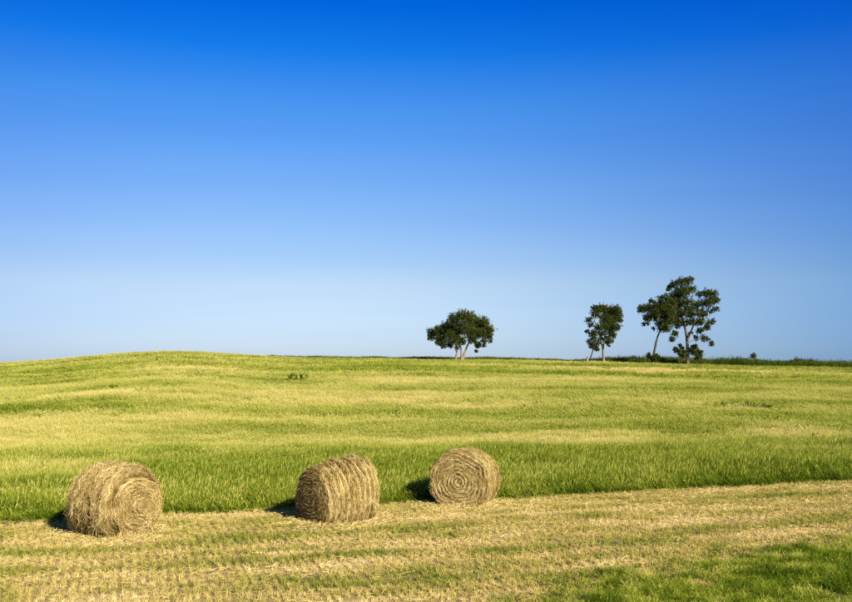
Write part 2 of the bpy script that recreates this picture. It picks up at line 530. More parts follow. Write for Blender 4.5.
# ------------------------------------------------------------------ grass clumps and scattering
def clump(name, mat, n, radius, width, lean=.35, hvar=.4, seeds=.0, segs=3, wind=False):
    V = []; T = []; Q = []; bl = []; al = []; sd = []
    for i in range(n):
        a = random.uniform(0, 2 * math.pi); r = radius * math.sqrt(random.random())
        bx, by = r * math.cos(a), r * math.sin(a)
        la = random.gauss(math.pi, 1.0) if wind else random.uniform(0, 2 * math.pi); le = lean * random.uniform(.2, 1.3)
        h = 1 - hvar * random.random()
        fa = random.uniform(0, math.pi); wx, wy = math.cos(fa), math.sin(fa)
        w = width * random.uniform(.6, 1.3)
        has_seed = random.random() < seeds
        bval = random.random()
        b0 = len(V)
        for s in range(segs):
            u = s / segs
            ww = w * (1 - .45 * u) * (.6 if has_seed else 1)
            ox = bx + math.cos(la) * le * u * u; oy = by + math.sin(la) * le * u * u; z = h * u * (1 - .12 * le * u)
            if s == 0: z = -.08
            V += [(ox - wx * ww / 2, oy - wy * ww / 2, z), (ox + wx * ww / 2, oy + wy * ww / 2, z)]
            bl += [bval] * 2; al += [u] * 2; sd += [.0] * 2
            if s: Q.append((b0 + 2 * s - 2, b0 + 2 * s - 1, b0 + 2 * s + 1, b0 + 2 * s))
        ox = bx + math.cos(la) * le; oy = by + math.sin(la) * le
        V.append((ox, oy, h * (1 - .12 * le))); bl.append(bval); al.append(1); sd.append(.0)
        k = b0 + 2 * segs
        T.append((k - 2, k - 1, k))
        if has_seed:       # pale seed head: a small crossed spindle on the stalk tip
            z1 = h * (1 - .12 * le)
            for ax, ay in ((wx, wy), (-wy, wx)):
                k = len(V); ws = w * .8
                V += [(ox - .02, oy, z1 - .1), (ox - ax * ws, oy - ay * ws, z1 + .01), (ox + ax * ws, oy + ay * ws, z1 + .01), (ox + .01, oy, z1 + .13)]
                bl += [bval] * 4; al += [1] * 4; sd += [.32] * 4
                Q.append((k, k + 2, k + 3, k + 1))
    return mesh_np(name, np.array(V), [np.array(T), np.array(Q)], mat, pattr={'blade': bl, 'along': al, 'seed': sd})


def scatter(name, lods, label, cat):
    """lods: list of (prototype objects, points(n,3), rz, tilt(n,2), scale(n,3), dry)"""
    P = []; R = []; S_ = []; D = []; Lk = []; I = []
    for k, (protos, pts, rz, tilt, scl, dr) in enumerate(lods):
        n = len(pts)
        P.append(pts); R.append(np.stack([tilt[:, 0], tilt[:, 1], rz], 1)); S_.append(scl); D.append(dr)
        Lk.append(np.full(n, k)); I.append(rng.integers(0, len(protos), n))
    ob = mesh_np(name, np.concatenate(P), [], None, pattr={'dry': np.concatenate(D)})
    me = ob.data
    for nm, arr in (('rot', np.concatenate(R)), ('scl', np.concatenate(S_))):
        a = me.attributes.new(nm, 'FLOAT_VECTOR', 'POINT'); a.data.foreach_set('vector', arr.astype(np.float32).ravel())
    for nm, arr in (('lod', np.concatenate(Lk)), ('pick', np.concatenate(I))):
        a = me.attributes.new(nm, 'INT', 'POINT'); a.data.foreach_set('value', arr.astype(np.int32))
    gt = bpy.data.node_groups.new(name + '_scatter', 'GeometryNodeTree')
    gt.interface.new_socket('Geometry', in_out='INPUT', socket_type='NodeSocketGeometry')
    gt.interface.new_socket('Geometry', in_out='OUTPUT', socket_type='NodeSocketGeometry')
    gi = gt.nodes.new('NodeGroupInput'); go = gt.nodes.new('NodeGroupOutput')
    join = gt.nodes.new('GeometryNodeJoinGeometry')

    def named(nm, ty):
        n = gt.nodes.new('GeometryNodeInputNamedAttribute'); n.data_type = ty; n.inputs['Name'].default_value = nm
        return n.outputs[0]
    for k, (protos, *_rest) in enumerate(lods):
        jp = gt.nodes.new('GeometryNodeJoinGeometry')
        for p in protos:
            oi = gt.nodes.new('GeometryNodeObjectInfo'); oi.inputs['Object'].default_value = p; oi.inputs['As Instance'].default_value = True
            gt.links.new(oi.outputs['Geometry'], jp.inputs[0])
        cmp_ = gt.nodes.new('FunctionNodeCompare'); cmp_.data_type = 'INT'; cmp_.operation = 'EQUAL'
        ins = [s for s in cmp_.inputs if s.type == 'INT']
        gt.links.new(named('lod', 'INT'), ins[0]); ins[1].default_value = k
        iop = gt.nodes.new('GeometryNodeInstanceOnPoints')
        iop.inputs['Pick Instance'].default_value = True
        gt.links.new(gi.outputs[0], iop.inputs['Points'])
        gt.links.new(cmp_.outputs[0], iop.inputs['Selection'])
        gt.links.new(jp.outputs[0], iop.inputs['Instance'])
        gt.links.new(named('pick', 'INT'), iop.inputs['Instance Index'])
        e2r = gt.nodes.new('FunctionNodeEulerToRotation')
        gt.links.new(named('rot', 'FLOAT_VECTOR'), e2r.inputs[0])
        gt.links.new(e2r.outputs[0], iop.inputs['Rotation'])
        gt.links.new(named('scl', 'FLOAT_VECTOR'), iop.inputs['Scale'])
        gt.links.new(iop.outputs[0], join.inputs[0])
    gt.links.new(join.outputs[0], go.inputs[0])
    md = ob.modifiers.new('scatter', 'NODES'); md.node_group = gt
    link(ob)
    return tag(ob, label, cat, kind='stuff')


def sample(n, y0, y1, spread=.60, margin=4.0):
    """random ground points between two depths, as wide as the view and a margin"""
    W = spread * y1 + margin
    k = int(n * 1.0)
    y = np.sqrt(rng.random(k) * (y1 ** 2 - y0 ** 2) + y0 ** 2)
    x = (rng.random(k) * 2 - 1) * (spread * y + margin)
    return x, y


def pack(protos, x, y, scl_xy, h, dr, tilt=.12, sink=.0, turn=6.283):
    n = len(x)
    z = terrain(x, y) - sink
    ti = rng.normal(0, tilt, (n, 2))
    return (protos, np.stack([x, y, z], 1), (rng.random(n) - .5) * turn, ti, np.stack([scl_xy, scl_xy, h], 1), dr)


BALES = []      # filled below; used to keep clumps out of the bales


def rough_h(x, y):
    s = edge_s(x, y)
    n = fbm(x / 3, y / 2.2, 51, 3)
    n_b = fbm(x / 9, y / 5, 53, 3)
    h = .34 + .28 * (1 - sstep(6, 15, s)) + (n - .5) * .42 + (n_b - .5) * .35
    h = h * (.55 + .45 * sstep(-.1, .8, s))
    return np.clip(h, .14, .95)


near = [clump('grass_clump', M_FIELD, 28, .16, .0105, .30, .55, .06, 3, True) for _ in range(6)]
mid = [clump('grass_clump', M_FIELD, 60, .40, .015, .34, .55, .06, 2, True) for _ in range(5)]
far = [clump('grass_clump', M_FIELD_FAR, 84, .85, .036, .42, .55, .05, 2, True) for _ in range(4)]

x, y = sample(62000, 16, 46)
k = edge_s(x, y) > -.05
x, y = x[k], y[k]
d0 = field_dry(x, y)
A_ = pack(near, x, y, np.full(len(x), 1.0) * rng.uniform(.8, 1.3, len(x)), rough_h(x, y) * rng.uniform(.75, 1.2, len(x)), d0, turn=1.5)
x, y = sample(52000, 43, 92)
B_ = pack(mid, x, y, rng.uniform(.8, 1.3, len(x)), rough_h(x, y) * rng.uniform(.7, 1.15, len(x)), field_dry(x, y), turn=1.8)
x, y = sample(70000, 88, 222, .62, 6)
C_ = pack(far, x, y, rng.uniform(.8, 1.35, len(x)), rough_h(x, y) * rng.uniform(.55, 1.0, len(x)) * .9, field_dry(x, y))
weed = [clump('weed_stalk', M_FIELD, 9, .10, .03, .30, .6, 0, 3, True) for _ in range(4)]
x, y = sample(26000, 26, 150, .6, 4)
wn = fbm(x / 16, y / 7, 91, 3)
k = (rng.random(len(x)) < sstep(.52, .74, wn) * .8 + .03) & (edge_s(x, y) > .5)
x, y = x[k], y[k]
W_ = pack(weed, x, y, rng.uniform(.8, 1.8, len(x)) * (1 + y / 120), rough_h(x, y) * rng.uniform(1.0, 1.5, len(x)), np.clip(rng.normal(.12, .16, len(x)), 0, 1), turn=2.5)
scatter('tall_grass', [A_, B_, C_, W_], 'tall uncut grass with pale seed heads covering the field behind the bales', 'grass')

# stubble in drill rows, perpendicular to the edge of the mown strip
stub = [clump('stubble_tuft', M_STUB, 22, .040, .0065, .045, .5, 0, 2) for _ in range(6)]
ROW = .15
pp = np.arange(-14, 26, ROW)
PX = []; PY = []
for p in pp:
    q = np.arange(5, 25, .062) + rng.uniform(-.03, .03, len(np.arange(5, 25, .062)))
    pj = p + rng.normal(0, .027, len(q)) + .03 * np.sin(q * .7 + p)
    PX.append(pj * CP - q * SP); PY.append(pj * SP + q * CP)
x = np.concatenate(PX); y = np.concatenate(PY)
k = (edge_s(x, y) < .1) & (y > 10.3) & (np.abs(x) < .60 * y + 3) & (turf_w(x, y) < .55) & (rng.random(len(x)) < .35 + .9 * fbm(x / .5, y / .5, 33, 2))
x, y = x[k], y[k]
d0 = mown_dry(x, y)
hs = rng.uniform(.06, .13, len(x)) * (1.25 - .45 * d0)
ST = pack(stub, x, y, rng.uniform(.8, 1.35, len(x)), hs, d0, .25, .01)
scatter('stubble', [ST], 'short straw-coloured stubble in fine rows on the mown strip with greenish streaks', 'stubble')

# loose chaff and stalks lying flat on the mown strip
def litter(name, n, radius):
    V = []; Q = []; bl = []; al = []; sd = []
    for i in range(n):
        a = random.uniform(0, 6.283); r = radius * math.sqrt(random.random())
        d = random.uniform(0, 6.283); L = random.uniform(.03, .12); w = random.uniform(.003, .006)
        cx, cy = r * math.cos(a), r * math.sin(a); dx, dy = math.cos(d) * L / 2, math.sin(d) * L / 2
        z0 = random.uniform(.01, .06); z1 = random.uniform(.01, .07)
        nx, ny = -math.sin(d) * w / 2, math.cos(d) * w / 2
        k = len(V)
        V += [(cx - dx - nx, cy - dy - ny, z0), (cx - dx + nx, cy - dy + ny, z0 + .004), (cx + dx + nx, cy + dy + ny, z1 + .004), (cx + dx - nx, cy + dy - ny, z1)]
        Q.append((k, k + 1, k + 2, k + 3)); b = random.random(); bl += [b] * 4; al += [.5] * 4; sd += [0] * 4
    return mesh_np(name, np.array(V), [np.array(Q)], M_STUB, pattr={'blade': bl, 'along': al, 'seed': sd})


lit = [litter('chaff_patch', 16, .24) for _ in range(5)]
x, y = sample(12000, 10.3, 30, .6, 3)
s = edge_s(x, y)
dm = mown_dry(x, y)
k = (s < .25) & (turf_w(x, y) < .5) & (rng.random(len(x)) < np.clip(dm * 1.1 + .25 * sstep(-3.2, -1.0, s), 0, 1))
x, y, dm, s = x[k], y[k], dm[k], s[k]
LT = pack(lit, x, y, rng.uniform(.7, 1.3, len(x)), rng.uniform(.6, 1.3, len(x)), np.clip(dm * .75 + .14, 0, 1), .05)
bx_, by_, bd_ = [], [], []
for px, py in ((115, 534), (335.5, 521.5), (465, 504.5)):      # hay shed round the bales
    cx, cy = ground_at(px, py)
    a_ = rng.random(420) * 6.283; r_ = .45 + np.abs(rng.normal(0, .5, 420))
    bx_.append(cx + r_ * np.cos(a_)); by_.append(cy + r_ * np.sin(a_)); bd_.append(rng.uniform(.55, .95, 420))
bx_, by_, bd_ = map(np.concatenate, (bx_, by_, bd_))
LB = pack(lit, bx_, by_, rng.uniform(.6, 1.1, len(bx_)), rng.uniform(.6, 1.6, len(bx_)), bd_, .08)
scatter('loose_hay', [LT, LB], 'loose cut hay and chaff lying flat over the mown strip', 'hay')

# green bank grass in the near right corner
turf = [clump('turf_tuft', M_TURF, 22, .09, .0075, .13, .5, .02, 3) for _ in range(5)]
x, y = sample(52000, 9.5, 20, .62, 3)
tw = turf_w(x, y)
k = rng.random(len(x)) < tw
x, y = x[k], y[k]
tn = fbm(x / .9, y / .6, 61, 3); tn2 = fbm(x / .35, y / .3, 67, 2)
bare = np.zeros(len(x))
for px, py, rx, ry in ((707, 585, 16, 2.5), (838, 598, 14, 5), (690, 569, 12, 2)):
    cx, cy = ground_at(px, py)
    bare = bare + np.exp(-(((x - cx) / (rx * cy / F)) ** 2 + ((y - cy) / (ry * cy * cy / 3087)) ** 2))
k = bare < .45
x, y, tn, tn2 = x[k], y[k], tn[k], tn2[k]
TF = pack(turf, x, y, rng.uniform(.8, 1.3, len(x)), (.05 + .19 * tn) * rng.uniform(.6, 1.2, len(x)), np.clip(.10 + (tn2 - .45) * 1.3 + (.5 - tn) * .5, 0, 1), .25)
scatter('bank_grass', [TF], 'darker green uncut grass in the near right corner beside the stubble', 'grass')

# ragged rough strip along the trees and skyline
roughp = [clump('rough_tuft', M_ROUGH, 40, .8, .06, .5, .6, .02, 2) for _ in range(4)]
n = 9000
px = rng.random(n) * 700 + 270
dd = np.where(px > 560, 168 + rng.random(n) * 22, np.where(px > 395, 176 + rng.random(n) * 22, 192 + rng.random(n) * 18))  # dark stretch around the lone tree stands in for its ground shadow
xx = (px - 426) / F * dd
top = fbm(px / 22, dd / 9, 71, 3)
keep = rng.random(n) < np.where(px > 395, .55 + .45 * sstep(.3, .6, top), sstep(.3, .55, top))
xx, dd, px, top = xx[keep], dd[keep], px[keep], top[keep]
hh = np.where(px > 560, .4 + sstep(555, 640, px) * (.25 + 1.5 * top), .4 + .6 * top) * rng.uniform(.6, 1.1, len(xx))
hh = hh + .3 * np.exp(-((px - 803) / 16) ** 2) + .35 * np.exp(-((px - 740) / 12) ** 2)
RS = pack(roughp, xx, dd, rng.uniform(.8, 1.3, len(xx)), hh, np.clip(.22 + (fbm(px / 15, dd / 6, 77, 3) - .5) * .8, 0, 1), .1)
scatter('rough_grass', [RS], 'dark rough grass strip along the skyline under and beyond the trees, standing in for shadow below the lone tree', 'grass')


# ------------------------------------------------------------------ hay bales
def straw_mesh(paths, widths, vals, normals, mat, name, parent):
    """ribbons: paths (n,k,3), normals (n,k,3)"""
    paths = np.asarray(paths); n, k, _ = paths.shape
    tang = np.gradient(paths, axis=1)
    side = np.cross(tang, normals); side /= np.linalg.norm(side, axis=2, keepdims=True) + 1e-9
    prof = np.interp(np.linspace(0, 1, k), [0, .2, .8, 1], [.5, 1, 1, .4])
    off = side * (np.asarray(widths)[:, None, None] * prof[None, :, None] / 2)
    V = np.stack([paths - off, paths + off], 2).reshape(-1, 3)
    b = np.arange(n)[:, None] * (2 * k) + np.arange(k - 1)[None, :] * 2
    Q = np.stack([b, b + 1, b + 3, b + 2], -1).reshape(-1, 4)
    bl = np.repeat(np.asarray(vals), 2 * k)
    ob = mesh_np(name, V, [Q], mat, parent, pattr={'blade': bl})
    return link(ob)


def make_bale(px, py, label, theta, D=1.44, L=1.18, shoulder=.06, seed=1, ridges=7, dark_end=0.0, shag=1.0, core=(.0, .0), groove=.02, end_val=0.0, ring=.16, taper=0.0, lean=0):
    """px,py: photo pixel of the ground contact; theta: turn of the front end, + to the right"""
    r = np.random.default_rng(seed)
    cx, cy = ground_at(px, py)
    R0 = D / 2
    az = math.atan2(cx, cy)
    # front end normal points to the camera, then turned by theta
    ang = -math.pi / 2 - az + theta
    gz = float(np.mean(terrain(np.array([cx, cx + .4, cx - .4, cx, cx]), np.array([cy, cy, cy, cy + .4, cy - .4]))))
    root = empty('hay_bale', (cx, cy, gz), ang)        # local +X = front end
    tag(root, label, 'hay bale', 'round hay bales on the mown strip')
    BALES.append((cx, cy))

    def radius(xa, w):
        """distance of the surface from the axis: packed hay bulges in bands, sags at the base"""
        u = xa / (L / 2)
        edge = shoulder * sstep(.55, 1.0, np.abs(u)) ** 1.4 * np.where(u > 0, 1.0, .6)
        band = groove * np.abs(np.sin(u * math.pi * ridges / 2 + .4 + .25 * np.sin(w * 2 + seed)))
        lump = (fbm(u * 3.5 + 9 + 30 * 0, np.cos(w) * 2.2 + 5, seed, 3) - .5) * .11 + (fbm(u * 9, np.sin(w) * 6 + 20, seed + 3, 2) - .5) * .05
        return (R0 - edge + band + lump) * (1 - taper * u)

    def shape(xa, w, rr):
        """w = 0 is up; squash the foot flat and let the sides sag outwards"""
        yy = np.sin(w) * rr; zz = np.cos(w) * rr
        low = sstep(.1, -1, zz / R0) if False else np.clip(-zz / R0, 0, 1)
        yy = yy * (1 + .07 * low)
        Rl = R0 * (1 - taper * np.clip(xa / (L / 2), -1, 1))
        foot = -Rl + .09
        zz = np.where(zz < foot, foot + (zz - foot) * .25, zz)
        return np.stack([xa + lean * (zz / R0), yy, zz + Rl - .085], -1)

    def coil(fr_, w_, sg):
        cx_, sx_ = np.cos(w_) * fr_, np.sin(w_) * fr_
        wob = 9.0 * (fbm(cx_ * 2.6 + 4, sx_ * 2.6 + 8, seed + 8, 3) - .5)
        fade = .05 + 1.2 * sstep(.35, .65, fbm(cx_ * 3.4 + 14, sx_ * 3.4 + 2, seed + 12, 2))
        return np.sin((fr_ * 7.5 + w_ / (2 * math.pi) * sg) * 2 * math.pi + wob) * fade

    nw, nx = 96, 44
    w = np.linspace(0, 2 * math.pi, nw, endpoint=False)
    xa = np.linspace(-L / 2, L / 2, nx)
    XA, W = np.meshgrid(xa, w, indexing='ij')
    V = shape(XA, W, radius(XA, W)).reshape(-1, 3)
    ii = np.arange(nx * nw).reshape(nx, nw)
    Q = np.stack([ii[:-1], np.roll(ii[:-1], -1, 1), np.roll(ii[1:], -1, 1), ii[1:]], -1).reshape(-1, 4)
    val = np.clip(.45 + (fbm(XA * 6, W * 5, seed + 5, 3) - .5) * .9, 0, 1)
    link(mesh_np('rolled_side', V, [Q], M_STRAWB, root, pattr={'blade': val.ravel()}, smooth=True))

    # end faces: rolled layers as a raised spiral
    for sgn in (1, -1):
        nrad = 46
        fr = np.linspace(1, 0, nrad)
        FR, W2 = np.meshgrid(fr, w, indexing='ij')
        rad = radius(np.full_like(W2, sgn * L / 2), W2) * FR
        spiral = coil(FR, W2, sgn)
        dome = (.05 + core[0]) * (1 - FR ** 2) - core[1] * np.exp(-(FR / .10) ** 2)
        bump = spiral * .016 * sstep(0, .12, FR) * (1 - sstep(.9, 1, FR)) + (fbm(np.cos(W2) * FR * 5 + 11, np.sin(W2) * FR * 5 + 3, seed + 9, 3) - .5) * .09 * (1 - sstep(.9, 1, FR))
        xe = sgn * (L / 2 + dome + bump)
        xe = np.where(FR >= .999, sgn * L / 2, xe)
        V = shape(xe, W2, rad).reshape(-1, 3)
        ii = np.arange(nrad * nw).reshape(nrad, nw)
        Q = np.stack([ii[:-1], np.roll(ii[:-1], -1, 1), np.roll(ii[1:], -1, 1), ii[1:]], -1).reshape(-1, 4)
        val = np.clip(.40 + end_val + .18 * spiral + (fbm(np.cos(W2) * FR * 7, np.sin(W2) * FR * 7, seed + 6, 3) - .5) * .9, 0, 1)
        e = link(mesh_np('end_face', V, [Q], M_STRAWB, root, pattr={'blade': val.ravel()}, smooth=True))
        # straws wound into the end
        n = 8000 if sgn > 0 else 2000
        fr0 = np.sqrt(r.random(n)) * .99; w0 = r.random(n) * 6.283
        ln = r.uniform(.08, .32, n); kk = 4
        tt = np.linspace(-.5, .5, kk)
        rad0 = np.maximum(fr0 * R0, .05)
        ww_ = w0[:, None] + tt[None] * np.minimum(ln / rad0, 2.2)[:, None]
        ff = np.clip(fr0[:, None] + tt[None] * r.normal(0, .12, n)[:, None], 0.01, 1.0)
        dome = (.05 + core[0]) * (1 - ff ** 2) - core[1] * np.exp(-(ff / .10) ** 2)
        spir = coil(ff, ww_, sgn)
        lift = .006 + r.random(n)[:, None] ** 2 * .03 * shag + np.abs(tt)[None] * r.random(n)[:, None] ** 3 * .16 * shag
        xe = sgn * (L / 2 + dome + spir * .018 + lift)
        P = shape(xe, ww_, radius(np.full_like(ww_, sgn * L / 2), ww_) * ff)
        nor = np.zeros_like(P); nor[..., 0] = sgn; nor += r.normal(0, .5, (n, 1, 3))
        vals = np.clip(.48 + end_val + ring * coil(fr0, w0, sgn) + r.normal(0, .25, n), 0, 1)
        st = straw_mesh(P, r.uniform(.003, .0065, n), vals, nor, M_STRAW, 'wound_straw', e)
        st['kind'] = 'stuff'
    # straws on the side
    n = 24000
    u0 = r.uniform(-1, 1, n); w0 = r.random(n) * 6.283
    ln = r.uniform(.08, .42, n); kk = 5; tt = np.linspace(-.5, .5, kk)
    ca = r.normal(0, .26, n)
    xs = np.clip(u0 * L / 2 + 0, -L / 2, L / 2)[:, None] + tt[None] * (np.sin(ca) * ln)[:, None]
    ws = w0[:, None] + tt[None] * (np.cos(ca) * ln / R0)[:, None]
    lift = .008 + r.random(n)[:, None] ** 2 * .028 * shag + np.abs(tt)[None] ** 1.5 * (r.random(n) ** 5)[:, None] * .24 * shag
    rr = radius(np.clip(xs, -L / 2, L / 2), ws) + lift
    P = shape(xs, ws, rr)
    nor = np.stack([np.zeros_like(ws), np.sin(ws), np.cos(ws)], -1) + r.normal(0, .5, (n, 1, 3))
    vals = np.clip(.52 + r.normal(0, .27, n) + (fbm(u0 * 4 + 3, w0 * 3, seed + 21, 3) - .5) * .7 - .42 * np.exp(-(np.sin(u0 * math.pi * ridges / 2 + .4) / .28) ** 2), 0, 1)  # groove shade put into the straw colour as darker values
    st = straw_mesh(P, r.uniform(.003, .0065, n), vals, nor, M_STRAW, 'surface_straw', root)
    st['kind'] = 'stuff'
    # fringe slumped on the ground round the foot
    n = 2200
    a = r.random(n) * 6.283
    bx = np.clip(np.cos(a) * 2, -1, 1) * L / 2; by = np.clip(np.sin(a) * 2, -1, 1) * R0 * .50
    tt = np.linspace(0, 1, 4)
    dirx = np.cos(a) + r.normal(0, .5, n); diry = np.sin(a) + r.normal(0, .5, n)
    ln = r.uniform(.05, .20, n) * (.6 + .6 * shag)
    h0 = r.uniform(.02, .22, n) * shag
    P = np.stack([bx[:, None] + dirx[:, None] * tt * ln[:, None], by[:, None] + diry[:, None] * tt * ln[:, None],
                  np.maximum(h0[:, None] * (1 - tt) ** 1.5, .015) + r.random(n)[:, None] * .03], -1)
    nor = np.zeros_like(P); nor[..., 2] = 1; nor += r.normal(0, .4, (n, 1, 3))
    st = straw_mesh(P, r.uniform(.004, .008, n), np.clip(.55 + r.normal(0, .25, n), 0, 1), nor, M_STRAW, 'loose_straw', root)
    st['kind'] = 'stuff'
    return root


make_bale(115, 534, 'shaggy slumped hay bale at far left, coiled end turned to the right', math.radians(38), 1.42, 1.30, .16, 11, 6, shag=1.25, core=(.10, .03), groove=.035, end_val=-.05, ring=.32)
make_bale(335.5, 521.5, 'middle hay bale with ridged sunlit side and shaded dark end facing left', math.radians(-54), 1.36, 1.24, .05, 22, 9, shag=.8, groove=.05, taper=.085, end_val=-.2)  # end straw coloured darker to deepen the shade on that end
make_bale(465, 504.5, 'hay bale nearest the tall grass, round coiled end facing the viewer', math.radians(-15), 1.39, 1.12, .01, 33, 7, shag=.75, core=(-.03, .03), end_val=.0, ring=.2)


# ------------------------------------------------------------------ trees
def leaf_mesh(blobs, per, size, r, name, parent, mat, seedv=.5):
    """blobs: (centre Vector, rx, ry(depth), rz)"""
    C = []; 
    for c, rx, ry, rz in blobs:
        n = max(6, int(per * 3.6 * (rx * rz) ** .85))
        d = r.normal(0, 1, (n, 3)); d /= np.linalg.norm(d, axis=1, keepdims=True)
        rad = r.random(n) ** .42
        # leaves gather in sprays
        m_ = max(6, n // 8)
        d2 = r.normal(0, 1, (m_, 3)); d2 /= np.linalg.norm(d2, axis=1, keepdims=True)
        sp = d2 * (r.random(m_) ** .45 * np.where(r.random(m_) < .14, r.uniform(1.1, 1.5, m_), r.uniform(.8, 1.15, m_)))[:, None]
        pick = r.integers(0, m_, n)
        p = .22 * d * rad[:, None] * np.array([1, 1, 1.3]) + sp[pick] * .95
        C.append(np.array(c)[None] + p * np.array([rx, ry, rz])[None])
    C = np.concatenate(C); n = len(C)
    a = r.normal(0, 1, (n, 3)); a[:, 2] *= .7; a /= np.linalg.norm(a, axis=1, keepdims=True)
    b = np.cross(a, r.normal(0, 1, (n, 3))); b /= np.linalg.norm(b, axis=1, keepdims=True)
    s = size * .47 * r.uniform(.6, 1.4, n)[:, None]
    V = np.stack([C - a * s, C + b * s * .62 + a * s * .1, C + a * s, C - b * s * .62 + a * s * .1], 1).reshape(-1, 3)
    Q = np.arange(4 * n).reshape(n, 4)
    bl = np.repeat(np.clip(seedv + r.normal(0, .22, n), 0, 1), 4)
    return tag(link(mesh_np(name, V, [Q], mat, parent, pattr={'blade': bl})), kind='stuff')


def make_tree(base_px, depth, conv, label, trunks, blobs, seed, pale=True, per=190, size=.23, thick=.22, skirt=None, group='trees on the skyline'):
    """trunks / blobs are given on the photo; conv(x, y) -> photo pixel. Depth spread is added round the trunk line."""
    r = np.random.default_rng(seed)
    p0 = at_depth(*base_px, depth)
    base = Vector((p0.x, depth, float(terrain(p0.x, depth))))
    shift = base.z - p0.z
    root = empty('cottonwood_tree', base)
    tag(root, label, 'tree', group)
    sc = depth / F

    def P(q, dy=0.0):
        v = at_depth(*conv(*q), depth) - base
        f = min(1, max(0, (v.z + shift) / 2.5))
        v.z += shift * (1 - .0 * f)
        v.y = dy
        return v
    mat = {True: M_BARK_PALE, False: M_BARK_DARK, 'mid': M_BARK_MID}[pale]
    tips = []
    for ti, (pts, th) in enumerate(trunks):
        side = r.uniform(-.9, .9)
        path = [P(q, side * (i / max(1, len(pts) - 1)) * 1.6 + (0 if i == 0 else r.normal(0, .08))) for i, q in enumerate(pts)]
        if ti == 0 or pts[0][1] > trunks[0][0][0][1] - 30:
            path[0].z = min(path[0].z, 0) - .15
        path = smooth_path(path, 4)
        rad = [th * (1 - .78 * (i / (len(path) - 1)) ** .8) * (1.35 if i == 0 and ti == 0 else 1) for i in range(len(path))]
        V, Q = tube(path, rad, 9)
        link(mesh_np('trunk' if ti == 0 or pts[0][1] > trunks[0][0][0][1] - 30 else 'limb', np.array(V), [np.array(Q)], mat, root, smooth=True))
        tips += path[len(path) // 3:]
    unit = abs(conv(1, 0)[0] - conv(0, 0)[0]) * sc
    B = []; Vb = []; Qb = []
    xs = [b[0] for b in blobs]; half = (max(xs) - min(xs)) / 2 * unit; mx = (max(xs) + min(xs)) / 2
    for (bx, by, br) in blobs:
        off = (bx - mx) * unit
        room = math.sqrt(max(.15, 1 - (off / (half * 1.1)) ** 2)) * half * .75
        dys = [r.uniform(-1, 1) * room]
        if room > br * unit:
            dys.append(-dys[0] * r.uniform(.4, 1.1))
        for dy in dys:
            c = P((bx, by), dy)
            rr = br * unit * 1.12
            B.append((c, rr, rr * 1.05, rr * .92))
            tp = min(tips, key=lambda q: (q - c).length + (.3 if q.z > c.z else 0))
            mid_ = (tp + c) / 2 + Vector((r.normal(0, .15), r.normal(0, .15), -.12 * (c - tp).length + .1))
            pth = smooth_path([tp, mid_, c], 3)
            tips.append(c)
            V, Q = tube(pth, [max(.02, .055 * (1 - i / len(pth))) for i in range(len(pth))], 5)
            o = len(Vb); Vb += V; Qb += [tuple(k + o for k in q) for q in Q]
    tag(link(mesh_np('branches', np.array(Vb), [np.array(Qb)], mat, root, smooth=True)), kind='stuff')
    leaf_mesh(B, per, size, r, 'crown', root, M_LEAF)
    if skirt:
        S2 = []; Vs = []; Qs = []
        for (bx, by, br) in skirt:
            c = P((bx, by), r.uniform(-.2, .2)); foot = Vector((r.normal(0, .1), r.normal(0, .1), max(.05, c.z * .25)))
            V, Q = tube(smooth_path([foot, (foot + c) / 2 + Vector((0, 0, .15)), c], 3), [.035 - .0035 * i for i in range(7)], 5)
            o = len(Vs); Vs += V; Qs += [tuple(k + o for k in q) for q in Q]
        tag(link(mesh_np('sucker_stems', np.array(Vs), [np.array(Qs)], mat, root, smooth=True)), kind='stuff')
        for (bx, by, br) in skirt:
            for dy in (r.uniform(-.9, -.2), r.uniform(-.3, .3), r.uniform(.2, .9)):
                S2.append((P((bx, by), dy), br * unit, br * unit, br * unit))
        leaf_mesh(S2, per * 1.0, size * .9, r, 'root_suckers', root, M_LEAF)
    return root


Z3 = lambda x, y: (410 + x / 6.69, 290 + y / 6.69)
Z6 = lambda x, y: (575 + x / 7.82, 295 + y / 7.82)
Z5 = lambda x, y: (630 + x / 5.73, 270 + y / 5.73)

make_tree((461, 361.5), 172, Z3, 'broad spreading tree standing alone, leftmost on the skyline, several pale trunks',
          [([(345, 478), (345, 420), (330, 350), (335, 260), (340, 200)], .30), ([(303, 475), (315, 405), (290, 330), (245, 280), (190, 290)], .24),
           ([(352, 478), (367, 420), (392, 360), (440, 270), (480, 240)], .27)],
          [(150, 290, 38), (135, 320, 22), (200, 325, 40), (190, 275, 35), (240, 255, 45), (222, 365, 30), (290, 205, 45), (340, 180, 40), (390, 185, 42), (300, 280, 55),
           (360, 255, 55), (430, 225, 50), (490, 220, 42), (520, 268, 42), (470, 290, 46), (532, 312, 26), (420, 330, 34), (452, 370, 24), (444, 412, 13), (492, 370, 16),
           (300, 340, 36), (350, 345, 30), (270, 372, 20), (182, 352, 16), (312, 392, 14), (415, 285, 45), (265, 310, 40), (495, 340, 20), (540, 345, 14)], 101, True)
